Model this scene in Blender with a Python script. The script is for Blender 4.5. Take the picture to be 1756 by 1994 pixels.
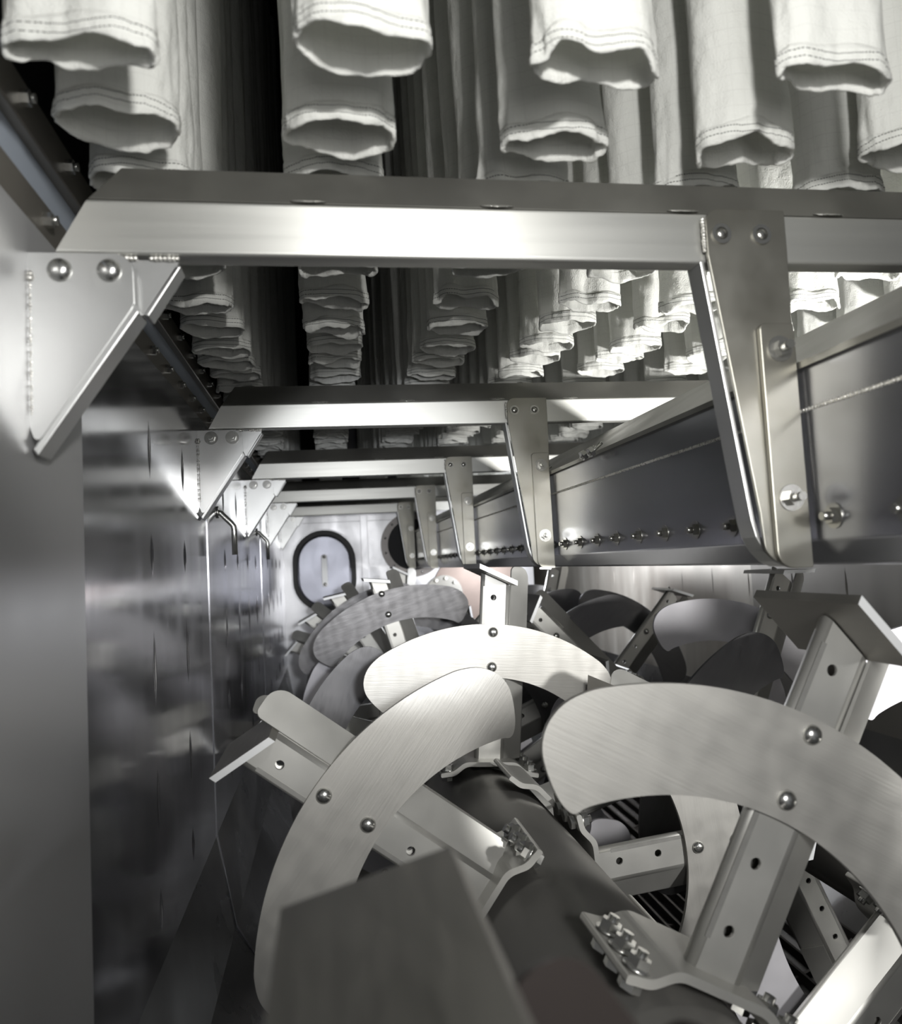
import bpy, bmesh, math, random
from mathutils import Vector, Matrix, noise as nz_
R = math.radians
sc = bpy.context.scene
C = sc.collection
for o in list(bpy.data.objects): bpy.data.objects.remove(o)
ZO = 1.35                     # height of the lens above the outside floor; shapes below are given relative to it
# ------------------------------------------------------------------ camera
W, H, F = 1756, 1994, 1467.0
vp, roll = (640, 1107), .053
dy = Vector(((vp[0]-W/2)/F, (H/2-vp[1])/F, -1)).normalized()
q = Vector(((vp[0]+1000-W/2)/F, (H/2-vp[1]+1000*roll)/F, -1))
n = q.cross(dy).normalized()
if n.y < 0: n = -n
xx = dy.cross(n)
M = Matrix((xx, dy, n))       # rows: world axes in camera coordinates -> camera axes in world are the columns
cam = bpy.data.cameras.new('camera'); co = bpy.data.objects.new('camera', cam); C.objects.link(co)
co.matrix_world = Matrix.Translation((0, 0, ZO)) @ M.to_4x4()
cam.sensor_fit = 'HORIZONTAL'; cam.sensor_width = 36; cam.lens = F/W*36
cam.clip_start = .01
cam.dof.use_dof = True; cam.dof.focus_distance = 1.5; cam.dof.aperture_fstop = cam.lens/1000/.0058
sc.camera = co
# ------------------------------------------------------------------ world, lamps, exposure
w = bpy.data.worlds.new('world'); sc.world = w; w.use_nodes = True
w.node_tree.nodes['Background'].inputs[0].default_value = (.92, .96, 1, 1)
w.node_tree.nodes['Background'].inputs[1].default_value = .13
sc.view_settings.view_transform = 'Standard'; sc.view_settings.look = 'None'
sc.view_settings.gamma = 1; sc.view_settings.exposure = .1
sc.view_settings.use_curve_mapping = False
def lamp(name, kind, loc, energy, size=.05, target=None, cone=60, col=(1, .99, .96), blend=.3, sizey=None):
    l = bpy.data.lights.new(name, kind); l.energy = energy; l.color = col
    if kind == 'AREA':
        l.size = size
        if sizey: l.shape = 'RECTANGLE'; l.size_y = sizey
    else: l.shadow_soft_size = size
    if kind == 'SPOT': l.spot_size = R(cone); l.spot_blend = blend
    o = bpy.data.objects.new(name, l); C.objects.link(o); o.location = (loc[0], loc[1], loc[2]+ZO)
    if target:
        d = Vector(target)-Vector(loc); o.rotation_euler = d.to_track_quat('-Z', 'Y').to_euler()
    return o
lamp('work_lamp', 'SPOT', (.20, -.05, .43), 27, .03, (.20, 1.0, .72), 100, blend=.35)
lamp('fill_lamp', 'AREA', (.25, -.55, .10), 3.5, .5, (.3, 1.2, .15))  # added soft fill from behind the lens, no visible source
lamp('paddle_lamp', 'SPOT', (.28, -.30, .12), 40, .10, (.50, 1.4, -.42), 60, blend=.4)
lamp('right_lamp', 'SPOT', (1.25, .35, -.10), 60, .05, (.9, 2.0, -.45), 80)
lamp('deep_lamp', 'SPOT', (.12, -.1, .06), 66, .03, (.16, 5, .05), 26, col=(.95, .97, 1))
lamp('side_lamp', 'SPOT', (1.22, .80, -.05), 75, .03, (.70, 1.55, .50), 66)
lamp('far_lamp', 'POINT', (1.12, 4.3, -.02), 26, .05, col=(.93, .95, 1))

# ------------------------------------------------------------------ materials
def mat(name, base, metal=0., rough=.5, noise=None, var=.0, rvar=.0, scale=(1, 1, 1), bump=0., bscale=60, trans=0., tint=None, aniso=0.):
    m = bpy.data.materials.new(name); m.use_nodes = True
    nt = m.node_tree; b = nt.nodes['Principled BSDF']
    b.inputs['Base Color'].default_value = (*base, 1); b.inputs['Metallic'].default_value = metal
    b.inputs['Roughness'].default_value = rough
    tc = nt.nodes.new('ShaderNodeTexCoord'); mp = nt.nodes.new('ShaderNodeMapping')
    nt.links.new(tc.outputs['Object'], mp.inputs[0]); mp.inputs['Scale'].default_value = scale
    if noise:
        nz = nt.nodes.new('ShaderNodeTexNoise'); nz.inputs['Scale'].default_value = noise; nz.inputs['Detail'].default_value = 5
        nt.links.new(mp.outputs[0], nz.inputs['Vector'])
        if var:
            mx = nt.nodes.new('ShaderNodeMix'); mx.data_type = 'RGBA'
            t = tint or base
            mx.inputs[6].default_value = tuple(max(0, v*(1-var)) for v in t)+(1,)
            mx.inputs[7].default_value = tuple(min(1, v*(1+var)) for v in base)+(1,)
            nt.links.new(nz.outputs['Fac'], mx.inputs[0]); nt.links.new(mx.outputs[2], b.inputs['Base Color'])
        if rvar:
            mr = nt.nodes.new('ShaderNodeMapRange'); mr.inputs[1].default_value = .3; mr.inputs[2].default_value = .7
            mr.inputs[3].default_value = max(0, rough-rvar); mr.inputs[4].default_value = rough+rvar
            nt.links.new(nz.outputs['Fac'], mr.inputs[0]); nt.links.new(mr.outputs[0], b.inputs['Roughness'])
    if bump:
        n2 = nt.nodes.new('ShaderNodeTexNoise'); n2.inputs['Scale'].default_value = bscale; n2.inputs['Detail'].default_value = 4
        nt.links.new(mp.outputs[0], n2.inputs['Vector'])
        bp = nt.nodes.new('ShaderNodeBump'); bp.inputs['Strength'].default_value = bump; bp.inputs['Distance'].default_value = .002
        nt.links.new(n2.outputs['Fac'], bp.inputs['Height']); nt.links.new(bp.outputs[0], b.inputs['Normal'])
    return m
STEEL = mat('mill_steel', (.55, .545, .52), .78, .46, 9, .18, .06)
SHAFT = mat('dull_shaft_steel', (.22, .215, .205), .8, .42, 7, .35, .08, (1, .35, 1), bump=.2, bscale=30)
BLADE = mat('brushed_blade_steel', (.50, .49, .465), .78, .51, 9, .10, .06, (1, 1, 3), bump=.10, bscale=160)
BLADE2 = mat('shaded_blade_steel', (.15, .148, .152), .85, .42, 14, .16, .06, (1, 1, 6), bump=.12, bscale=120)  # blade steel darkened: shade on these blades is put into the colour
BLADE3 = mat('grey_violet_blade_steel', (.56, .55, .58), .6, .5, 10, .15, .08)
PLATE = mat('dark_plate_steel', (.29, .28, .26), .8, .42, 12, .25, .08, (8, 1, 1))
BRIGHT_STEEL = mat('lit_bright_steel', (.82, .83, .84), .35, .45)  # on scraper edges this brightness is painted-in light; door handle shares it
WALL = mat('satin_wall_steel', (.40, .40, .405), .35, .40, 4, .06, .03, (1, 1.5, .3))
WALL2 = mat('polished_wall_steel', (.42, .42, .445), .84, .13, 4, .08, .05, (1, 2, .2), bump=.03, bscale=5)
DUCTM = mat('polished_duct_steel', (.40, .405, .43), .9, .24, 6, .12, .02, (1, .4, 1), bump=.04, bscale=8)
TROUGH = mat('trough_steel', (.20, .20, .195), .9, .3, 5, .2, .1, (1, 1, 1), bump=.08, bscale=10)
ENDM = mat('end_wall_steel', (.62, .62, .64), .75, .38, 6, .25, .1, (1, 1, .5))
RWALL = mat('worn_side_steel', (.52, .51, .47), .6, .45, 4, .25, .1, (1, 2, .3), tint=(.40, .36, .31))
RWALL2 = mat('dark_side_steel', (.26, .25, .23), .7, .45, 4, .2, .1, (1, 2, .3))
BEAM = mat('brushed_beam_steel', (.66, .66, .63), .85, .46, 8, .06, .03, (.25, 1, 9), bump=.05, bscale=20)
_b = BEAM.node_tree.nodes['Principled BSDF']; _b.inputs['Anisotropic'].default_value = .6; _b.inputs['Anisotropic Rotation'].default_value = .25
_t = BEAM.node_tree.nodes.new('ShaderNodeTangent'); _t.direction_type = 'RADIAL'; _t.axis = 'Z'; BEAM.node_tree.links.new(_t.outputs[0], _b.inputs['Tangent'])
ROOF = mat('dull_roof_steel', (.27, .265, .245), .8, .42, 9, .2, .08)
BRACK = mat('satin_bracket_steel', (.60, .605, .60), .85, .33, 6, .10, .05, bump=.06, bscale=90)
HANG = mat('stained_hanger_steel', (.24, .238, .22), .85, .38, 12, .22, .08, tint=(.26, .245, .20))
BOLT = mat('bolt_steel', (.62, .62, .60), .95, .22)
NUT = mat('nut_steel', (.45, .445, .42), .95, .25)
WELD = mat('weld_bead', (.75, .74, .70), .8, .3, 200, .2, .1, bump=.6, bscale=300)
DARK = mat('unlit_black', (.02, .02, .022), .3, .6)  # near black painted for the lack of light up there; port cover shares it
GASK = mat('blue_grey_gasket', (.36, .40, .46), .1, .5, 3, .15)
RAIL = mat('brown_rail_steel', (.30, .28, .25), .8, .4, 8, .25, .05)
BROWN = mat('brown_oxide_plate', (.30, .24, .21), .5, .5, 8, .25)
GREY = mat('ground_weld_strip', (.36, .355, .34), .8, .5, 60, .15)
ARM_SHADE = mat('shaded_arm_steel', (.030, .024, .022), .6, .5, 8, .3)  # arm steel darkened: shade on the near arm is put into the colour
GRATE = mat('dark_grate_steel', (.16, .15, .145), .8, .4)
DOORM = mat('door_panel_steel', (.22, .225, .26), .85, .34, 6, .08, .04)
RUB = mat('black_rubber', (.015, .015, .016), 0, .5)

def swirl(m):          # overlapping grinding strokes change how glossy the face is
    nt = m.node_tree; b = nt.nodes['Principled BSDF']; L = nt.links.new
    tc = nt.nodes.new('ShaderNodeTexCoord'); wv = nt.nodes.new('ShaderNodeTexWave'); wv.bands_direction = 'X'
    wv.inputs['Scale'].default_value = 7; wv.inputs['Distortion'].default_value = 9; wv.inputs['Detail'].default_value = 3; wv.inputs['Detail Scale'].default_value = 1.2
    L(tc.outputs['Object'], wv.inputs['Vector'])
    old = b.inputs['Roughness'].links[0].from_socket
    k = nt.nodes.new('ShaderNodeMath'); k.operation = 'MULTIPLY_ADD'; L(wv.outputs['Fac'], k.inputs[0]); k.inputs[1].default_value = .045; L(old, k.inputs[2])
    L(k.outputs[0], b.inputs['Roughness'])
    n2 = nt.nodes.new('ShaderNodeTexNoise'); n2.inputs['Scale'].default_value = 30; n2.inputs['Detail'].default_value = 6
    mp = nt.nodes.new('ShaderNodeMapping'); mp.inputs['Scale'].default_value = (.6, 1, 12); mp.inputs['Rotation'].default_value = (0, .35, 0)
    L(tc.outputs['Object'], mp.inputs[0]); L(mp.outputs[0], n2.inputs['Vector'])
    bp = nt.nodes.new('ShaderNodeBump'); bp.inputs['Strength'].default_value = .22; bp.inputs['Distance'].default_value = .001
    L(n2.outputs['Fac'], bp.inputs['Height']); L(bp.outputs[0], b.inputs['Normal'])
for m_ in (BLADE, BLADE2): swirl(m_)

def fabric(name, stitch):
    m = bpy.data.materials.new(name); m.use_nodes = True; nt = m.node_tree; b = nt.nodes['Principled BSDF']
    L = nt.links.new; N = nt.nodes.new
    b.inputs['Roughness'].default_value = .9
    tc = N('ShaderNodeTexCoord'); sep = N('ShaderNodeSeparateXYZ'); L(tc.outputs['Object'], sep.inputs[0])
    at = N('ShaderNodeMath'); at.operation = 'ARCTAN2'; L(sep.outputs[1], at.inputs[0]); L(sep.outputs[0], at.inputs[1])
    def math_(op, a, b_=None, v=None):
        k = N('ShaderNodeMath'); k.operation = op; L(a, k.inputs[0])
        if b_ is not None: L(b_, k.inputs[1])
        elif v is not None: k.inputs[1].default_value = v
        return k.outputs[0]
    # faint woven scrim grid
    def lines(src, freq, width):
        f = math_('FRACT', math_('MULTIPLY', src, v=freq)); return math_('LESS_THAN', f, v=width)
    g = math_('MAXIMUM', lines(at.outputs[0], 3.5, .05), lines(sep.outputs[2], 55, .06))
    nz = N('ShaderNodeTexNoise'); nz.inputs['Scale'].default_value = 25; L(tc.outputs['Object'], nz.inputs['Vector'])
    g = math_('MULTIPLY', g, nz.outputs['Fac'])
    mx = N('ShaderNodeMix'); mx.data_type = 'RGBA'; mx.inputs[6].default_value = (.84, .845, .81, 1); mx.inputs[7].default_value = (.74, .74, .71, 1)
    L(g, mx.inputs[0]); col = mx.outputs[2]
    if stitch:
        z = sep.outputs[2]
        s = None
        for h in (.006, .0135):
            d = math_('ABSOLUTE', math_('SUBTRACT', z, v=h)); k = math_('LESS_THAN', d, v=.0006)
            s = k if s is None else math_('MAXIMUM', s, k)
        dash = math_('LESS_THAN', math_('FRACT', math_('MULTIPLY', at.outputs[0], v=16)), v=.72)
        s = math_('MULTIPLY', s, dash)
        m2 = N('ShaderNodeMix'); m2.data_type = 'RGBA'; L(s, m2.inputs[0]); L(col, m2.inputs[6]); m2.inputs[7].default_value = (.14, .14, .13, 1)
        col = m2.outputs[2]
    L(col, b.inputs['Base Color'])
    n2 = N('ShaderNodeTexNoise'); n2.inputs['Scale'].default_value = 14; n2.inputs['Detail'].default_value = 3
    mp = N('ShaderNodeMapping'); mp.inputs['Scale'].default_value = (1, 1, .6); L(tc.outputs['Object'], mp.inputs[0]); L(mp.outputs[0], n2.inputs['Vector'])
    n3 = N('ShaderNodeTexNoise'); n3.inputs['Scale'].default_value = 420; L(tc.outputs['Object'], n3.inputs['Vector'])
    h = math_('ADD', n2.outputs['Fac'], math_('MULTIPLY', n3.outputs['Fac'], v=.06))
    bp = N('ShaderNodeBump'); bp.inputs['Strength'].default_value = 1.0; bp.inputs['Distance'].default_value = .018
    L(h, bp.inputs['Height']); L(bp.outputs[0], b.inputs['Normal'])
    tr = N('ShaderNodeBsdfTranslucent'); L(col, tr.inputs['Color']); ms = N('ShaderNodeMixShader'); ms.inputs[0].default_value = .28
    out = nt.nodes['Material Output']; L(b.outputs[0], ms.inputs[1]); L(tr.outputs[0], ms.inputs[2]); L(ms.outputs[0], out.inputs[0])
    return m
FELT = fabric('white_needle_felt', False); HEM = fabric('white_stitched_hem', True)

# ------------------------------------------------------------------ helpers
def link(name, me, parent=None, loc=None, rot=None):
    o = bpy.data.objects.new(name, me); C.objects.link(o)
    if parent: o.parent = parent
    if loc is not None: o.location = loc
    if rot is not None: o.rotation_euler = rot
    return o
def tag(o, label=None, cat=None, group=None, kind=None):
    if label: o['label'] = label
    if cat: o['category'] = cat
    if group: o['group'] = group
    if kind: o['kind'] = kind
    return o
def empty(name, loc, label, cat, group=None, rot=None):
    o = link(name, None, None, loc, rot); o.empty_display_size = .05
    return tag(o, label, cat, group)
class MB:
    def __init__(s): s.bm = bmesh.new()
    def box(s, lo, hi, m=None):
        v = [s.bm.verts.new((x, y, z)) for z in (lo[2], hi[2]) for y in (lo[1], hi[1]) for x in (lo[0], hi[0])]
        if m: [setattr(a, 'co', m @ a.co) for a in v]
        for f in ((0, 2, 3, 1), (4, 5, 7, 6), (0, 1, 5, 4), (1, 3, 7, 5), (3, 2, 6, 7), (2, 0, 4, 6)): s.bm.faces.new([v[i] for i in f])
        return s
    def prism(s, pts, a, b, axis='y', m=None, smooth=False):
        # pts are (u, v); axis y: (x, z) outline extruded in y; axis x: (y, z); axis z: (x, y)
        def P(u, v, k): return {'y': (u, k, v), 'x': (k, u, v), 'z': (u, v, k)}[axis]
        A = [s.bm.verts.new(P(u, v, a)) for u, v in pts]; B = [s.bm.verts.new(P(u, v, b)) for u, v in pts]
        if m: [setattr(t, 'co', m @ t.co) for t in A+B]
        n = len(pts); s.bm.faces.new(A); s.bm.faces.new(B[::-1])
        for i in range(n):
            f = s.bm.faces.new((A[i], B[i], B[(i+1) % n], A[(i+1) % n])); f.smooth = smooth
        return s
    def cyl(s, p0, p1, r0, r1=None, n=20, caps=True, smooth=True):
        r1 = r0 if r1 is None else r1
        p0, p1 = Vector(p0), Vector(p1); d = (p1-p0).normalized(); u = d.orthogonal().normalized(); v = d.cross(u)
        A = []; B = []
        for i in range(n):
            t = 2*math.pi*i/n; e = u*math.cos(t)+v*math.sin(t)
            A.append(s.bm.verts.new(p0+e*r0)); B.append(s.bm.verts.new(p1+e*r1))
        for i in range(n):
            f = s.bm.faces.new((A[i], A[(i+1) % n], B[(i+1) % n], B[i])); f.smooth = smooth
        if caps: s.bm.faces.new(A[::-1]); s.bm.faces.new(B)
        return s
    def dome(s, p, d, r, h, n=20, k=6):
        p = Vector(p); d = Vector(d).normalized(); u = d.orthogonal().normalized(); v = d.cross(u); prev = None
        for j in range(k):
            a = math.pi/2*j/k; rr = r*math.cos(a); hh = h*math.sin(a)
            ring = [s.bm.verts.new(p+d*hh+(u*math.cos(2*math.pi*i/n)+v*math.sin(2*math.pi*i/n))*rr) for i in range(n)]
            if prev:
                for i in range(n):
                    f = s.bm.faces.new((prev[i], prev[(i+1) % n], ring[(i+1) % n], ring[i])); f.smooth = True
            else: s.bm.faces.new(ring[::-1])
            prev = ring
        t = s.bm.verts.new(p+d*h)
        for i in range(n):
            f = s.bm.faces.new((prev[i], prev[(i+1) % n], t)); f.smooth = True
        return s
    def tube(s, pts, r, n=14):
        pts = [Vector(p) for p in pts]; prev = None; up = None
        for i, p in enumerate(pts):
            d = (pts[min(i+1, len(pts)-1)]-pts[max(i-1, 0)]).normalized()
            if up is None: up = d.orthogonal().normalized()
            up = (up-d*up.dot(d)).normalized(); v = d.cross(up)
            ring = [s.bm.verts.new(p+(up*math.cos(2*math.pi*k/n)+v*math.sin(2*math.pi*k/n))*r) for k in range(n)]
            if prev:
                for k in range(n):
                    f = s.bm.faces.new((prev[k], prev[(k+1) % n], ring[(k+1) % n], ring[k])); f.smooth = True
            else: s.bm.faces.new(ring[::-1])
            prev = ring
        s.bm.faces.new(prev); return s
    def ring(s, p, d, r0, r1, h, n=28):
        p = Vector(p); d = Vector(d).normalized(); u = d.orthogonal().normalized(); v = d.cross(u)
        q = [[s.bm.verts.new(p+d*hh+(u*math.cos(2*math.pi*i/n)+v*math.sin(2*math.pi*i/n))*rr) for i in range(n)] for rr, hh in ((r0, 0), (r1, 0), (r1, h), (r0, h))]
        for j in range(4):
            for i in range(n): s.bm.faces.new((q[j][i], q[j][(i+1) % n], q[(j+1) % 4][(i+1) % n], q[(j+1) % 4][i]))
        return s
    def mesh(s, name, m, bevel=0):
        bmesh.ops.recalc_face_normals(s.bm, faces=s.bm.faces[:])
        me = bpy.data.meshes.new(name); s.bm.to_mesh(me); s.bm.free()
        for k in (m if isinstance(m, (list, tuple)) else [m]): me.materials.append(k)
        return me
    def build(s, name, m, parent=None, loc=None, rot=None, bevel=0, seg=2):
        o = link(name, s.mesh(name, m), parent, loc, rot)
        if bevel:
            b = o.modifiers.new('bevel', 'BEVEL'); b.width = bevel; b.segments = seg; b.limit_method = 'ANGLE'; b.angle_limit = R(30)
        return o
def rounded(pts, rad, k=6):
    # outline with rounded corners; rad is one number or one per corner
    out = []; n = len(pts)
    for i in range(n):
        p = Vector(pts[i]).to_2d(); a = Vector(pts[i-1]).to_2d()-p; b = Vector(pts[(i+1) % n]).to_2d()-p
        r = rad if not isinstance(rad, (list, tuple)) else rad[i]
        if r <= 0: out.append((p.x, p.y)); continue
        ang = a.angle(b); t = min(r/math.tan(ang/2), a.length*.49, b.length*.49); rr = t*math.tan(ang/2)
        pa = p+a.normalized()*t; pb = p+b.normalized()*t
        c = p+(a.normalized()+b.normalized()).normalized()*(rr/math.sin(ang/2))
        a0 = math.atan2(*(pa-c).yx); a1 = math.atan2(*(pb-c).yx); da = (a1-a0+math.pi) % (2*math.pi)-math.pi
        for j in range(k+1):
            t_ = a0+da*j/k; out.append((c.x+rr*math.cos(t_), c.y+rr*math.sin(t_)))
    return out
def hexpts(r, a0=0): return [(r*math.cos(R(a0+60*i)), r*math.sin(R(a0+60*i))) for i in range(6)]
def hexnut(mb, p, d, r, h, a0=0):
    p = Vector(p); rot = Vector(d).to_track_quat('Z', 'Y').to_matrix().to_4x4()
    mb.prism(hexpts(r, a0), 0, h, 'z', Matrix.Translation(p) @ rot); return mb
def bolt_mb(p, d, r, washer=True, shaft=.012):
    mb = MB(); p = Vector(p); d = Vector(d).normalized()
    if washer: mb.cyl(p, p+d*r*.22, r*1.75, n=26)
    hexnut(mb, p+d*r*.22, d, r*1.1, r*.95, 12)
    if shaft: mb.cyl(p+d*r*1.1, p+d*(r*1.17+shaft), r*.58, n=16); mb.ring(p+d*(r*1.17+shaft*.5), d, r*.5, r*.64, r*.12, 14)
    return mb

# ------------------------------------------------------------------ vessel shell
XL, XR, X1, X2, Z1, RT = -.287, 1.71, .333, 1.09, -.616, .62
YF, YE, YR = -.62, 5.0, 6.4
def side_wall(name, X, sgn, ms, y1, seams, split=None):
    mb = MB(); lo, hi = min(X, X-sgn*.012), max(X, X-sgn*.012)
    if split:
        mb.box((lo, YF, Z1), (hi, split, .372)); k0 = len(mb.bm.faces); mb.box((lo, split, Z1), (hi, y1, .372))
        mb.bm.faces.ensure_lookup_table()
        for f in mb.bm.faces[k0:]: f.material_index = 1
    else: mb.box((lo, YF, Z1), (hi, y1, .372))
    for ys in seams:                      # lens shaped stitch dimples of the panel welds
        z = Z1+.05; k = 0
        while z < .33:
            L = .07+.03*((k*7) % 3); nn = 10
            A = [mb.bm.verts.new((X+sgn*.0004, ys, z)), mb.bm.verts.new((X+sgn*.0004, ys, z+L))]
            rows = []
            for j in range(1, nn):
                t = j/nn; wv = .0030*math.sin(math.pi*t)
                rows.append([mb.bm.verts.new((X+sgn*.0004, ys-wv, z+L*t)), mb.bm.verts.new((X+sgn*.0026*math.sin(math.pi*t), ys, z+L*t)), mb.bm.verts.new((X+sgn*.0004, ys+wv, z+L*t))])
            fs = []
            for a, b in zip(rows, rows[1:]):
                for i in range(2): fs.append(mb.bm.faces.new((a[i], a[i+1], b[i+1], b[i])))
            for i in range(2): fs.append(mb.bm.faces.new((A[0], rows[0][i], rows[0][i+1]))); fs.append(mb.bm.faces.new((A[1], rows[-1][i+1], rows[-1][i])))
            for f in fs: f.smooth = True; f.material_index = 1 if split and ys > split else 0
            z += L+.09; k += 1
    return tag(mb.build(name, ms), kind='structure')
side_wall('wall_left', XL, 1, [WALL, WALL2], YE, [ 1.31, 1.60, 2.2, 2.5, 2.8, 3.1, 3.4, 3.7, 4.0, 4.3, 4.6], split=.96)
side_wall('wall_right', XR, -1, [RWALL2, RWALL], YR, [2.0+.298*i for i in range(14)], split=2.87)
# trough floor: W section of flat folds round both shafts
def trough_pts(off=0.):
    pts = []; r = RT+off
    for a in range(180, 361, 20):
        x = X1+r*math.cos(R(a)); z = Z1+r*math.sin(R(a))
        if x < .7115: pts.append((x, z))
    pts.append((.7115, Z1-math.sqrt(r*r-(.7115-X1)**2)))
    for a in range(180, 361, 20):
        x = X2+r*math.cos(R(a)); z = Z1+r*math.sin(R(a))
        if x > .7115: pts.append((x, z))
    return pts
mb = MB(); ti = trough_pts(); to = trough_pts(.012)
mb.prism(ti+to[::-1], YF, YR, 'y')
tag(mb.build('floor', TROUGH), kind='structure')
# raised joint frames running down wall and folds
for i, y in enumerate((1.90, 3.35)):
    mb = MB(); a = [(XL+.002, .36)]+[p for p in trough_pts(-.002) if p[0] < .7]; b = [(XL-.001, .36)]+[p for p in trough_pts(.001) if p[0] < .7]
    mb.prism(a+b[::-1], y-.006, y+.006, 'y'); tag(mb.build('trim_%d' % (i+1), WALL2), kind='structure')
# housing above
mb = MB(); mb.box((XL-.09, YF, .50), (XL-.08, YR, 2.4)); tag(mb.build('wall_left_upper', DARK), kind='structure')
mb = MB(); mb.box((XR+.08, YF, .372), (XR+.09, YR, 2.4)); tag(mb.build('wall_right_upper', DARK), kind='structure')
mb = MB(); mb.box((XL-.09, YF, 2.4), (XR+.09, YR, 2.42)); tag(mb.build('ceiling', DARK), kind='structure')
mb = MB(); mb.box((XL-.09, YE, .372), (XR+.09, YE+.02, 2.4)); tag(mb.build('wall_back_upper', DARK), kind='structure')
# end wall: cut to the trough section
e = [(XL, .372)]+[p for p in trough_pts()]; e = [p for p in e if p[0] < 1.36]+[(1.36, -1.0), (1.36, .372)]
mb = MB(); mb.prism(e, YE, YE+.02, 'y'); mb.box((1.36, YE, -1.2), (1.375, YR, .372))
tag(mb.build('wall_back', ENDM), kind='structure')
mb = MB(); mb.box((1.37, YR, -1.25), (XR+.02, YR+.02, .4)); tag(mb.build('wall_back_recess', RWALL), kind='structure')
# welded strips on the end wall
mb = MB(); mb.box((.215, YE-.006, -.9), (.262, YE, .34)); mb.box((XL+.02, YE-.005, .30), (1.3, YE, .34))
tag(mb.build('trim_3', ENDM, bevel=.002), kind='structure')

# inspection door on the end wall
d = empty('inspection_door', (-.027, YE, -.012), 'oval steel inspection door with dark rubber groove at the far end wall', 'door')
def oval(w_, h_, k=16):
    p = []
    for i in range(k+1): a = math.pi*i/k; p.append((w_*math.cos(a), (h_-w_)+w_*math.sin(a)))
    for i in range(k+1): a = math.pi+math.pi*i/k; p.append((w_*math.cos(a), -(h_-w_)+w_*math.sin(a)))
    return p
MB().prism(oval(.212, .272), -.010, 0, 'y').build('door_frame', ENDM, d, bevel=.002)
MB().prism(oval(.204, .264), -.016, -.010, 'y').build('rubber_seal', RUB, d, bevel=.002)
o = MB().prism(oval(.172, .232), -.050, -.016, 'y').build('door_panel', DOORM, d, bevel=.014, seg=4)
h = MB().prism(rounded([(-.019, -.105), (.019, -.105), (.019, .105), (-.019, .105)], .018), -.062, -.05, 'y').build('handle_plate', BRIGHT_STEEL, d, bevel=.002)
for z in (.088, -.088): MB().dome((0, -.062, z), (0, -1, 0), .011, .008).build('screw', NUT, d)
# round flange port on the end wall
d = empty('round_port', (.56, YE, .13), 'dark round bolted port flange on the end wall behind the duct', 'flange')
MB().ring((0, -.001, 0), (0, -1, 0), .17, .215, .03, 48).build('flange_ring', GRATE, d)
MB().cyl((0, -.001, 0), (0, -.012, 0), .17, n=48).build('cover_disc', DARK, d)
for i in range(12):
    a = R(30*i+15); MB().dome((.192*math.cos(a), -.031, .192*math.sin(a)), (0, -1, 0), .008, .006, 10, 3).build('bolt', BOLT, d)
d = empty('shaft_seal', (.75, YE-.014, -.21), 'brown round seal plate with bolts low on the end wall', 'flange')
MB().cyl((0, -.001, 0), (0, -.014, 0), .125, n=40).build('seal_disc', ROOF, d)
for i in range(10):
    a = R(36*i+10); hexnut(MB(), (.105*math.cos(a), -.013, .105*math.sin(a)), (0, -1, 0), .011, .02).build('bolt', NUT, d)
d = MB().cyl((0, -.002, 0), (0, -.012, 0), .34, n=64).build('wear_disc', BROWN, None, (1.0, YE-.001, -.25))
tag(d, 'large reddish brown round wear plate at the far end below the duct', 'plate')
# frosted welded gusset stripe on the end wall
# ------------------------------------------------------------------ flange rails at the top of the left wall
def rail(name, lab, x0, z0, z1, m, bolts, group=None):
    t = empty(name, (x0, 0, z0), lab, 'rail', group)
    MB().box((-.03, YF, 0), (0, YE-.01, z1-z0)).build('rail_bar', m, t, bevel=.002)
    for y in bolts:
        mb = MB(); hexnut(mb, (0, y, (z1-z0)*.5), (1, 0, 0), .0085, .009); mb.cyl((.009, y, (z1-z0)*.5), (.014, y, (z1-z0)*.5), .005, n=10); mb.build('bolt', BOLT, t)
rail('lower_flange_rail', 'brown steel flange rail with bolts, lower of two along the left wall', XL-.004, .375, .418, RAIL, [.86+.125*i for i in range(30)])
rail('upper_flange_rail', 'dark steel flange rail with small bolts, upper of two on the left wall', XL-.004, .474, .522, RAIL, [.80+.135*i for i in range(29)])
g = MB().box((-.02, YF, 0), (0, YE-.01, .056)).build('gasket_strip', GASK, None, (XL-.018, 0, .418))
tag(g, 'blue grey gasket band between the two flange rails on the left wall', 'gasket')
m_ = MB().box((XR+.001, YF, .372), (XR+.05, YE, .42)).build('trim_4', RAIL); tag(m_, kind='structure')
m_ = MB().box((XL-.10, YF, .5), (XL-.03, YE, .515)).build('trim_5', DARK); tag(m_, kind='structure')

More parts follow.
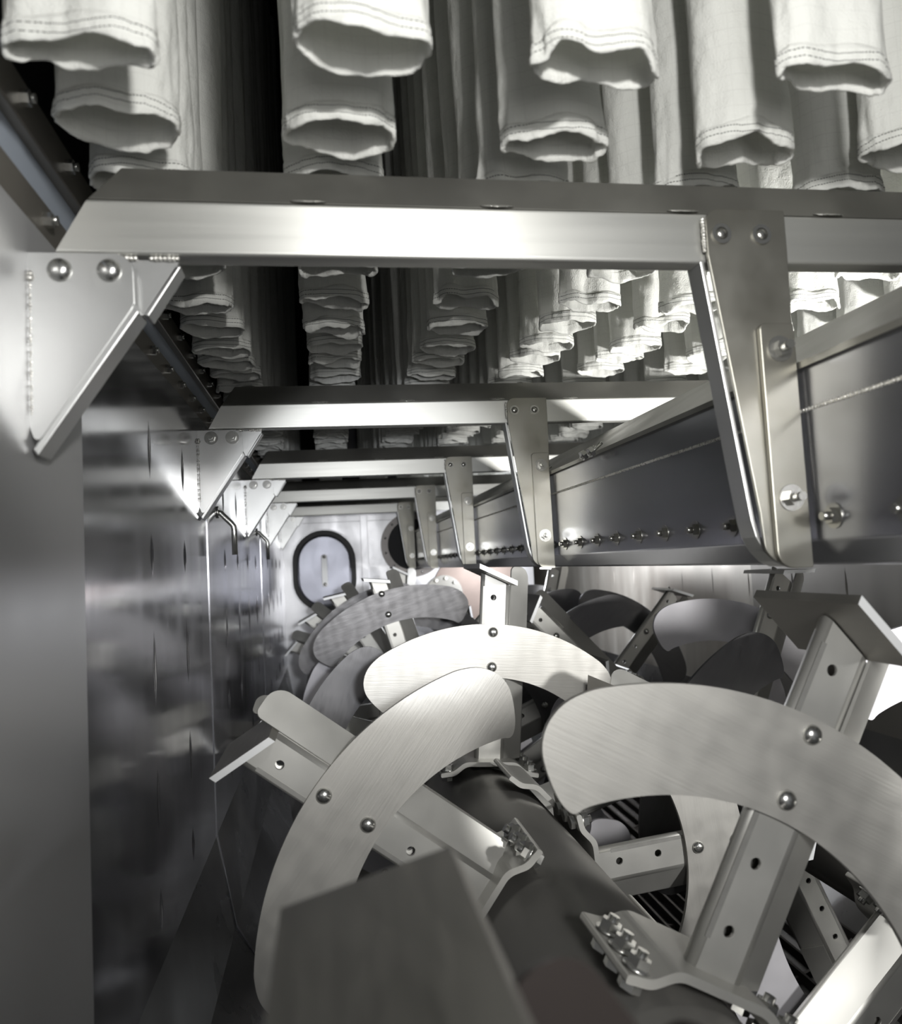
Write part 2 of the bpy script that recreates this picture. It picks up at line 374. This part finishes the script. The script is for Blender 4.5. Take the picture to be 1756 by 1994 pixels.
# ------------------------------------------------------------------ beams with brackets and hangers
ORD = ['nearest', 'second', 'third', 'fourth', 'fifth and farthest']
def weld_mb(p0, p1, r, n=None):
    mb = MB(); p0, p1 = Vector(p0), Vector(p1); L = (p1-p0).length; n = n or max(3, int(L/(r*1.3)))
    for i in range(n+1):
        c = p0.lerp(p1, i/n); rr = r*(.85+.3*((i*37) % 10)/10)
        mb.dome(c, (0, -1, 0), rr, rr, 8, 3)
    return mb
for i in range(5):
    Y = .8055+i*1.0
    t = empty('support_beam', (0, Y, .337), '%s cross beam of bright steel tube with dark pitched cap' % ORD[i], 'beam', 'cross beams over the mixer')
    # tube: left end mitred
    prof = rounded([(0, 0), (.030, 0), (.030, .059), (0, .059)], .004, 4)
    mb = MB(); A = []; B = []
    for (y, z) in prof:
        A.append(mb.bm.verts.new((-.264+.56*z, y, z))); B.append(mb.bm.verts.new((XR, y, z)))
    nP = len(prof)
    mb.bm.faces.new(A); mb.bm.faces.new(B[::-1])
    for k in range(nP):
        f = mb.bm.faces.new((A[k], B[k], B[(k+1) % nP], A[(k+1) % nP])); f.smooth = False
    mb.build('tube', BEAM, t)
    mb = MB(); pr = [(0.001, .0595), (.029, .0595), (.028, .108)]
    A = [mb.bm.verts.new((-.264+.56*z, y, z)) for y, z in pr]; B = [mb.bm.verts.new((XR, y, z)) for y, z in pr]
    mb.bm.faces.new(A); mb.bm.faces.new(B[::-1])
    for k in range(3): mb.bm.faces.new((A[k], B[k], B[(k+1) % 3], A[(k+1) % 3]))
    mb.build('pitched_cap', ROOF, t, bevel=.0008)
    for x in (-.005, .205, .43, .62):
        mb = MB(); mb.dome((0, 0, 0), (0, -.6, .8), .02, .004, 18, 4)
        w_ = mb.build('weld', WELD, t, (x, .0015, .062)); w_.scale = (1, .5, .35)
    # hanging end plate under the left end
    mb = MB(); mb.prism(rounded([(-.262, -.004), (-.143, -.004), (-.145, -.012), (-.178, -.062), (-.205, -.07), (-.262, -.03)], [0, 0, .003, .006, .01, 0]), .006, .012, 'y')
    mb.build('end_plate', BRACK, t)
    mb = MB(); mb.prism([(-.141, -.010), (-.147, -.010), (-.180, -.062), (-.175, -.064)], .006, .034, 'y'); mb.build('end_flange', BRACK, t, bevel=.001)
    for x0 in (-.262, -.212, -.170):
        weld_mb((x0, .004, -.003), (x0+.026, .004, -.003), .0032).build('weld', WELD, t)
    # wall bracket
    b = empty('wall_bracket', (XL, Y, .334), '%s triangular steel bracket %s on the left wall' % (ORD[i], 'with two dome bolts' if i == 0 else 'with two hex nuts'), 'bracket', 'beam brackets on the left wall')
    out = rounded([(0, 0), (.100, 0), (.101, -.052), (.098, -.058), (.006, -.196), (.0, -.178)], [0, .018, .004, .004, .004, 0])
    MB().prism(out, -.008, -.003, 'y').build('plate', BRACK, b)
    mb = MB(); mb.prism([(.101, -.050), (.106, -.060), (.006, -.208), (.001, -.200)], -.006, .030, 'y'); mb.build('folded_flange', BRACK, b, bevel=.002)
    weld_mb((.002, -.006, -.03), (.002, -.006, -.165), .0026).build('weld', WELD, b)
    weld_mb((.002, -.006, -.022), (.002, -.006, -.026), .005, 1).build('weld', WELD, b)
    for x in (.0305, .078):
        if i == 0: MB().dome((x, -.008, -.018), (0, -1, 0), .0122, .0085, 28, 7).build('dome_bolt', BOLT, b)
        else: bolt_mb((x, -.008, -.018), (0, -1, 0), .0088, True, .006).build('nut', BOLT, b)
    # hanger strap
    hgr = empty('hanger_strap', (.50, Y, .37), '%s tapered hanger strap bolting the long duct to its cross beam' % ORD[i], 'hanger', 'hanger straps along the duct')
    fr = rounded([(-.048, .028), (.054, .028), (.054, -.02), (.047, -.392), (-.004, -.392), (-.0075, -.335), (-.048, -.028)], [.018, .003, 0, .0, .05, .02, .01], 10)
    MB().prism(fr, -.009, -.004, 'y').build('front_plate', HANG, hgr, bevel=.0008)
    sl = [(-.053, -.030), (-.048, -.030), (-.0085, -.340), (-.004, -.358), (.004, -.373), (.014, -.384), (.026, -.391), (.025, -.396), (.011, -.389), (0, -.377), (-.009, -.360), (-.0135, -.341)]
    MB().prism(sl, 0.002, .034, 'y').build('side_web', BRACK, hgr, bevel=.001)
    MB().prism(rounded([(.005, -.112), (.0485, -.112), (.0485, -.398), (.005, -.398)], [.008, .003, .002, .036], 10), -.017, -.010, 'y').build('bolted_plate', HANG, hgr, bevel=.001)
    for (x, z) in ((-.030, -.003), (.021, -.003)):
        mb = MB(); mb.ring((x, -.009, z), (0, -1, 0), .0075, .012, .003, 24); mb.dome((x, -.009, z), (0, -1, 0), .0078, .005, 18, 4); mb.build('rivet', NUT, hgr)
    for (x, z) in ((.028, -.143), (.027, -.317)):
        bolt_mb((x, -.017, z), (0, -1, 0), .0088, True, .012).build('nut', NUT, hgr)
    weld_mb((-.050, -.006, .016), (-.050, -.006, -.022), .0028).build('weld', WELD, hgr)

# ------------------------------------------------------------------ long duct between the hangers
XD = .556
du = empty('air_duct', (.70, 0, 0), 'long polished steel duct with pitched roof and row of bolts, on hangers', 'duct')
w2 = .70-XD
MB().prism(rounded([(-w2, .003), (-w2+.012, -.026), (w2-.012, -.026), (w2, .003), (w2, .207), (-w2, .207)], [.012, .006, .006, .012, 0, 0]), YF+.1, YE-.05, 'y').build('duct_body', DUCTM, du)
MB().prism([(-w2-.006, .203), (-w2-.006, .211), (0, .305), (w2+.006, .211), (w2+.006, .203), (0, .297)], YF+.1, YE-.05, 'y').build('duct_roof', ROOF, du)
mb = MB()
y = .3
while y < 4.6:
    mb.dome((-w2, y, .155), (-1, 0, 0), .003, .0015, 6, 2); y += .0055
mb.build('weld_seam', WELD, du)
y = .542
while y < 4.9:
    mb = MB(); hexnut(mb, (-w2, y, .029), (-1, 0, 0), .0095, .008, 10); mb.cyl((-w2-.008, y, .029), (-w2-.016, y, .029), .005, n=10); mb.cyl((-w2, y, .029), (-w2-.0015, y, .029), .0145, n=18)
    mb.build('bolt', NUT, du); y += .107
for y in (1.445, 1.49, 1.80):
    mb = MB(); mb.cyl((-w2-.03, y, .20), (-w2-.0, y, .225), .004, n=8); hexnut(mb, (-w2-.02, y, .209), (-1, 0, -.6), .011, .009); mb.build('clip_bolt', BOLT, du)

# ------------------------------------------------------------------ hook shaped nozzles on the left wall
for i, (y, s) in enumerate(((2.08, 1.), (3.2, 1.))):
    nz = empty('nozzle_pipe', (XL, y, .165), 'bent steel nozzle pipe pointing down on left wall, %s' % ('nearer of two' if i == 0 else 'farther of two'), 'pipe', 'nozzle pipes on the left wall')
    MB().tube([(0, 0, 0), (.008, 0, -.002), (.036, 0, -.032), (.041, 0, -.040), (.042, 0, -.05), (.042, 0, -.115)], .0075).build('pipe', BOLT, nz)
    MB().cyl((0, 0, 0), (.004, 0, 0), .016).build('wall_flange', NUT, nz)

# ------------------------------------------------------------------ agitators
def arm_mesh():
    out = rounded([(-.036, -.04), (.034, -.04), (.090, -.004), (.082, .010), (-.024, -.014)], [.012, .016, .006, .006, .006], 5)
    inn = rounded([(-.030, -.0345), (.032, -.0345), (.080, -.0045), (.077, .003), (-.021, -.020)], [.006, .010, .003, .003, .003], 5)
    mb = MB(); z0, z1 = .150, .574
    def loop(P, z): return [mb.bm.verts.new((x, y, z - (.40*x if z > .4 else 0))) for x, y in P]
    a, b, c, d_ = loop(out, z0), loop(out, z1), loop(inn, z0), loop(inn, z1); n_ = len(out)
    for k in range(n_):
        j = (k+1) % n_
        for q4 in ((a[k], a[j], b[j], b[k]), (c[k], d_[k], d_[j], c[j]), (b[k], b[j], d_[j], d_[k]), (a[k], c[k], c[j], a[j])):
            f = mb.bm.faces.new(q4); f.smooth = (q4[0].co-q4[1].co).length < .012
    me = mb.mesh('paddle_arm', STEEL)
    pass
    return me
ARM0 = arm_mesh()
def arm_with_holes(name, holes):
    tmp = link('tmp', ARM0.copy())
    mb = MB()
    for r in holes: mb.cyl((0, -.06, r), (0, .05, r), .0072, n=16)
    cut = link('cut', mb.mesh('cut', STEEL))
    md = tmp.modifiers.new('b', 'BOOLEAN'); md.operation = 'DIFFERENCE'; md.object = cut; md.solver = 'EXACT'
    bpy.context.view_layer.update()
    ev = tmp.evaluated_get(bpy.context.evaluated_depsgraph_get()); me = bpy.data.meshes.new_from_object(ev); me.name = name
    bpy.data.objects.remove(tmp); bpy.data.objects.remove(cut)
    return me
HOLES = [.529, .448, .367, .286, .205]
ARM = arm_with_holes('arm', HOLES)
def lug_mesh():
    mb = MB(); a = math.atan2(.036, .054)      # sheet along the canted side, its outer corner rounded
    m = Matrix.Translation((.036, -.0405, 0)) @ Matrix.Rotation(a, 4, 'Z')
    mb.prism(rounded([(.004, .45), (.064, .45), (.064, .604), (.004, .604)], [0, 0, .034, .012], 8), -.004, .0, 'y', m)
    return mb.mesh('lug', STEEL)
def seam_mesh():                       # strip of ground weld along the front of the arm
    mb = MB(); mb.box((-.026, -.0405, .19), (-.019, -.0395, .555)); return mb.mesh('seam', GREY)
def blade_mesh(name, m, ri=.343, ro=.467, half=43, y0=-.0495, dish=0):
    rc = (ri+ro)/2; pts = []
    N_ = 24
    a_o = half-8; a_i = half-3
    for k in range(N_+1): a = R(-a_o+2*a_o*k/N_); pts.append((ro*math.sin(a), ro*math.cos(a)))
    def pol(r, a): return (r*math.sin(R(a)), r*math.cos(R(a)))
    end = [pol(ro-.006, half-4), pol(ro-.022, half-.8), pol(ro-.045, half+1.2), pol(ro-.072, half+1.6), pol(ri+.02, half+1.2), pol(ri+.004, half+.3), pol(ri-.004, half-1.0)]
    # Chaikin smoothing of the end
    pts += end
    for k in range(N_+1): a = R(a_i-2*a_i*k/N_); pts.append((ri*math.sin(a), ri*math.cos(a)))
    pts += [(-x, z) for x, z in end[::-1]]
    for _ in range(2):
        q_ = []
        for i in range(len(pts)):
            a, b = pts[i], pts[(i+1) % len(pts)]
            q_ += [(a[0]*.75+b[0]*.25, a[1]*.75+b[1]*.25), (a[0]*.25+b[0]*.75, a[1]*.25+b[1]*.75)]
        pts = q_
    mb = MB(); mb.prism(pts, y0-.004, y0+.004, 'y'); return mb.mesh(name, m)
LUG, SEAM = lug_mesh(), seam_mesh()
def scraper_mesh(sg, ln=.17):
    # local x = -tangent; the plate is tilted about the shaft direction
    P = [(-.050, -.11), (.040, -.11), (.040, .10), (-.050, .10)]
    if sg < 0: P = [(-x, y) for x, y in P]
    mb = MB(); s = sg
    A = [mb.bm.verts.new((x, y, .576+.40*(-x*s))) for x, y in P]; B = [mb.bm.verts.new((x, y, .587+.40*(-x*s))) for x, y in P]
    n_ = len(P); mb.bm.faces.new(A); mb.bm.faces.new(B[::-1])
    for k in range(n_):
        f = mb.bm.faces.new((A[k], B[k], B[(k+1) % n_], A[(k+1) % n_])); f.material_index = 1 if k == 0 else 0  # front edge alone gets the light it catches as a brighter colour
    return mb.mesh('scraper', [PLATE, BRIGHT_STEEL])
SCR = {1: scraper_mesh(1), -1: scraper_mesh(-1)}
def saddle_mesh(z):
    t = .010
    up = [(-.114, .130), (-.086, .134), (-.060, .155), (.060, .155), (.086, .134), (.114, .130)]
    lo = [(.114, .120), (.082, .124), (.056, .145), (-.056, .145), (-.082, .124), (-.114, .120)]
    mb = MB(); mb.prism([(x, z*v) for x, v in rounded(up+lo, [.003, .03, .03, .03, .03, .003, .003, .03, .03, .03, .03, .003], 4)], -.075, .075, 'y')
    return mb.mesh('saddle', [STEEL])
SAD, SADL = saddle_mesh(1), saddle_mesh(-1)
def saddle_bolt():
    mb = MB(); mb.cyl((0, 0, -.016), (0, 0, .021), .0068, n=14); hexnut(mb, (0, 0, .003), (0, 0, 1), .0135, .011); mb.cyl((0, 0, 0), (0, 0, .003), .0165, n=22)
    hexnut(mb, (0, 0, -.022), (0, 0, 1), .0135, .008, 20); return mb.mesh('saddle_bolt', BOLT)
SB = saddle_bolt()
def rivet_mesh():
    mb = MB(); mb.dome((0, 0, 0), (0, -1, 0), .0122, .0088, 26, 7); return mb.mesh('rivet', BOLT)
RIV = rivet_mesh()
BL = {}
def blade(kind, m, shift):
    k = (kind, m.name, shift)
    if k not in BL: BL[k] = blade_mesh('blade', m, .343+shift, .467+shift, 43 if not shift else 37, -.0445 if kind == 'front' else .0450)
    return BL[k]
AW = {}
def paddle(root, Y, phi, m=None, kind='front', shift=0., label=None, sg=1, scraper=True, rivets=(.448, .367)):
    th = R(90-phi)
    a = link('paddle_arm', ARM, root, (0, Y, 0), (0, th, 0))
    if label: a['label'] = label
    link('end_lug', LUG, a); link('weld_strip', SEAM, a)
    if scraper: link('scraper_plate', SCR[sg], a)
    link('saddle_clamp', SAD, a); link('saddle_clamp', SADL, a)
    for x in (-.097, .097):
        for y in (-.056, -.014, .028): link('clamp_bolt', SB, a, (x, y, .1325))
    if m:
        b = link('blade', blade(kind, m, shift), a)
        for r in rivets:
            link('rivet', RIV, a, (0, -.0485 if kind == 'front' else -.0405, r))
    return a
def agitator(X, lab):
    t = empty('agitator', (X, 0, Z1), lab, 'agitator', 'twin paddle shafts')
    MB().cyl((0, YF+.05, 0), (0, YE-.02, 0), .1325, n=72).build('shaft', SHAFT, t)
    return t
s1 = agitator(X1, 'dark round shaft with bolted paddle arms nearest the left wall')
s2 = agitator(X2, 'dark round paddle shaft on the right side under the duct')
paddle(s1, 0.870, 60.95, BLADE, label='bright paddle arm with large curved blade at lower right')
paddle(s1, 1.232, 142.3, BLADE, label='pale greenish paddle arm reaching towards the left wall')
paddle(s1, 1.490, 4.2, BLADE, label='pale arm pointing right behind the large blade')
paddle(s1, 1.80, 84.6, BLADE, label='upright bright arm with curved blade in the middle')
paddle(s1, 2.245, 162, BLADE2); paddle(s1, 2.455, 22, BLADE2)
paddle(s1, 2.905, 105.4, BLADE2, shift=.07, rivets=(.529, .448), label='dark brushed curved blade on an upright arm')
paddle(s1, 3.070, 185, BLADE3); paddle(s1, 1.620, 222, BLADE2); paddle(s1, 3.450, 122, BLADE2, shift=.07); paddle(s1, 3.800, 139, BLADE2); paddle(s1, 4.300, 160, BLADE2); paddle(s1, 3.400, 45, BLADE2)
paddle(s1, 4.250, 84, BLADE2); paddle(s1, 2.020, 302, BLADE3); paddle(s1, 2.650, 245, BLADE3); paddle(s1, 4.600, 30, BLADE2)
K = dict(kind='back', sg=-1)
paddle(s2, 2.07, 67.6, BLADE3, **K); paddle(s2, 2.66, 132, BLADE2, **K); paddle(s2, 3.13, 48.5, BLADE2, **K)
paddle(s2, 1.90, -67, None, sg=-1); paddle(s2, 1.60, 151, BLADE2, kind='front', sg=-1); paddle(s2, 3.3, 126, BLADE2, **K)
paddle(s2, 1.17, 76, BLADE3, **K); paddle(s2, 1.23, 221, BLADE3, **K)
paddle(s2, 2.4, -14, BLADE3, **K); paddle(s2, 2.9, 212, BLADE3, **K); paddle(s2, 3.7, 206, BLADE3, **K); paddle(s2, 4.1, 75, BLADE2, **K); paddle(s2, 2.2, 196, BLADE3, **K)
# near arm, out of focus
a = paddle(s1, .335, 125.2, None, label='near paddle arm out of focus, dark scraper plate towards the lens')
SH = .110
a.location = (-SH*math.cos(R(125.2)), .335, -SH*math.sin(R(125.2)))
a.data = a.data.copy(); a.data.materials.clear(); a.data.materials.append(ARM_SHADE)  # shade on this arm comes from its darkened material
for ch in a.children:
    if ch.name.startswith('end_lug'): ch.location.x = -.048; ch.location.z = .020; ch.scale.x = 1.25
    if ch.name.startswith('end_lug'): ch.data = ch.data.copy(); ch.data.materials.clear(); ch.data.materials.append(ARM_SHADE)
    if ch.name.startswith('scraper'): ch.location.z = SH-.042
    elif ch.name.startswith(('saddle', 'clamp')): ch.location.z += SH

# ------------------------------------------------------------------ discharge grate
g = empty('discharge_grate', (1.09, 2.2, -1.19), 'dark steel bar grate lying in the trough under the right shaft', 'grate')
for i in range(16):
    x = -.33+.044*i; z = -math.sqrt(max(.0, .60**2-x*x))+.576+.012
    MB().box((x-.004, -1.6, z-.03), (x+.004, 1.6, z)).build('grate_bar', GRATE, g)
for k in range(8):
    P = []
    for i in range(16): x = -.33+.044*i; P.append((x, -math.sqrt(.60**2-x*x)+.576-.004))
    MB().prism(P+[(x, z-.012) for x, z in P[::-1]], -1.4+.4*k, -1.39+.4*k, 'y').build('cross_bar', GRATE, g)

# ------------------------------------------------------------------ filter bags
BX = [-.203, .034, .277, .507, .718, .962, 1.20, 1.44]
rnd = random.Random(4)
NA = 80
def bag_variant(v):
    rr = random.Random(100+v); a, b = .059, rr.uniform(.026, .043)
    ph = [rr.uniform(0, 6.28) for _ in range(6)]; am = rr.uniform(.5, 1.15)
    tilt = rr.uniform(-.05, .05); pinch = rr.choice([0, 0, .010, .016]) ; pa = rr.uniform(-.5, .5)
    def P(t, z, inset=0.):
        k = max(0., 1-z/.35); k2 = max(0, 1-z/.12)
        A = a*(1+.02*k2); B = .052*(1-k)+b*k
        w_ = 1+am*(.035*k*math.sin(3*t+ph[0])+.030*k2*math.sin(5*t+ph[1]+z*20)+.018*math.sin(2*t+ph[2]+z*2.1))
        fold = nz_.noise(Vector((2.2*math.cos(t)+v*7, 2.2*math.sin(t), z*14)))*.0045*k+nz_.noise(Vector((5*math.cos(t)+v*3, 5*math.sin(t), z*45)))*.0022*k2
        inset = inset-fold
        x = (A*w_-inset)*math.cos(t); y = (B*w_-inset)*math.sin(t)
        d = t-(math.pi*1.5+pa); d = (d+math.pi) % (2*math.pi)-math.pi
        y += pinch*k2*math.exp(-(d/.35)**2)
        zz = z+k2*(tilt*x+am*.0045*math.sin(2*t+ph[3])+am*.003*math.sin(5*t+ph[4]))
        return (x+.006*math.sin(z*1.7+ph[5])*(1-k), y, zz)
    rg = [rr.uniform(-.0014, .0014) for _ in range(NA)]; rag = [(rg[i-1]+2*rg[i]+rg[(i+1) % NA])/3 for i in range(NA)]
    Zs = [0, .004, .009, .015, .022, .032, .045, .06, .08, .105, .135, .17, .21, .26, .32, .4, .55, .75, 1.0, 1.35, 1.92]
    bm = bmesh.new(); rows = []
    for z in [.30, .15, .06, .02, .004]: rows.append([bm.verts.new(P(2*math.pi*i/NA, z, .003)) for i in range(NA)])
    for z in Zs: rows.append([bm.verts.new(P(2*math.pi*i/NA, z)) for i in range(NA)])
    for p, q_ in zip(rows, rows[1:]):
        for i in range(NA):
            f = bm.faces.new((p[i], p[(i+1) % NA], q_[(i+1) % NA], q_[i])); f.smooth = True
    me = bpy.data.meshes.new('sleeve'); bm.to_mesh(me); bm.free(); me.materials.append(FELT)
    bm = bmesh.new(); rows = []
    for z, ins in ((.019, .001), (.0185, -.0010), (.013, -.0014), (.009, -.0010), (.004, -.0015), (-.001, -.0012), (-.0022, .0003), (-.001, .0030), (.006, .0038), (.016, .0038)):
        rows.append([bm.verts.new(P(2*math.pi*i/NA, z+(rag[i] if z < .006 else 0), ins+.0005*math.sin(i*2.6))) for i in range(NA)])
    for k, (p, q_) in enumerate(zip(rows, rows[1:])):
        for i in range(NA):
            f = bm.faces.new((p[i], p[(i+1) % NA], q_[(i+1) % NA], q_[i])); f.smooth = True; f.material_index = 1 if k >= 6 else 0
    mh = bpy.data.meshes.new('hem'); bm.to_mesh(mh); bm.free(); mh.materials.append(HEM); mh.materials.append(FELT)
    return me, mh
VAR = [bag_variant(v) for v in range(9)]
ONE = ['first', 'second', 'third', 'fourth', 'fifth', 'sixth', 'seventh', 'eighth', 'ninth', 'tenth', 'eleventh', 'twelfth', 'thirteenth', 'fourteenth', 'fifteenth', 'sixteenth', 'seventeenth', 'eighteenth', 'nineteenth', 'twentieth']
COLN = ['row nearest the left wall']+['%s row from left wall' % ONE[i] for i in range(1, 8)]
BY = [.665, .80, .915, 1.05, 1.17, 1.333, 1.47, 1.61, 1.72, 1.85]+[1.985+.135*i for i in range(22)]
for r_, y in enumerate(BY):
    for c_, x in enumerate(BX):
        nm = ONE[r_] if r_ < 20 else ONE[r_-20]+' from the far end, twenty'
        v = VAR[(r_*5+c_*3+rnd.randrange(3)) % 9]
        x_ = x+rnd.uniform(-.006, .006); z_ = .47+rnd.uniform(-.006, .006)
        ox, oz = {(0, 0): (.012, -.014), (0, 1): (.024, .006), (0, 2): (.004, .002), (0, 3): (.027, 0), (0, 4): (.02, .0), (1, 4): (.02, 0)}.get((r_, c_), (0, 0)); x_ += ox; z_ += oz
        if r_ < 20: lab = 'white cloth filter bag, %s from front in %s' % (ONE[r_], COLN[c_])
        else: lab = 'distant filter bag, %s from end wall, %s' % ((ONE[len(BY)-1-r_]), COLN[c_])
        b = link('filter_bag', v[0] if r_ >= 20 else None, None, (x_, y, z_), (0, 0, rnd.choice([0, 0, math.pi])+rnd.uniform(-.12, .12)))
        tag(b, lab, 'filter bag', 'white filter bags hanging in rows')
        if r_ == 0: b.scale = (1.07, .85, 1)
        if r_ < 20:
            link('sleeve', v[0], b); link('hem', v[1], b)

# ------------------------------------------------------------------ lift everything to its height
for o in C.objects:
    if o.parent is None and o.type in ('MESH', 'EMPTY'): o.location.z += ZO
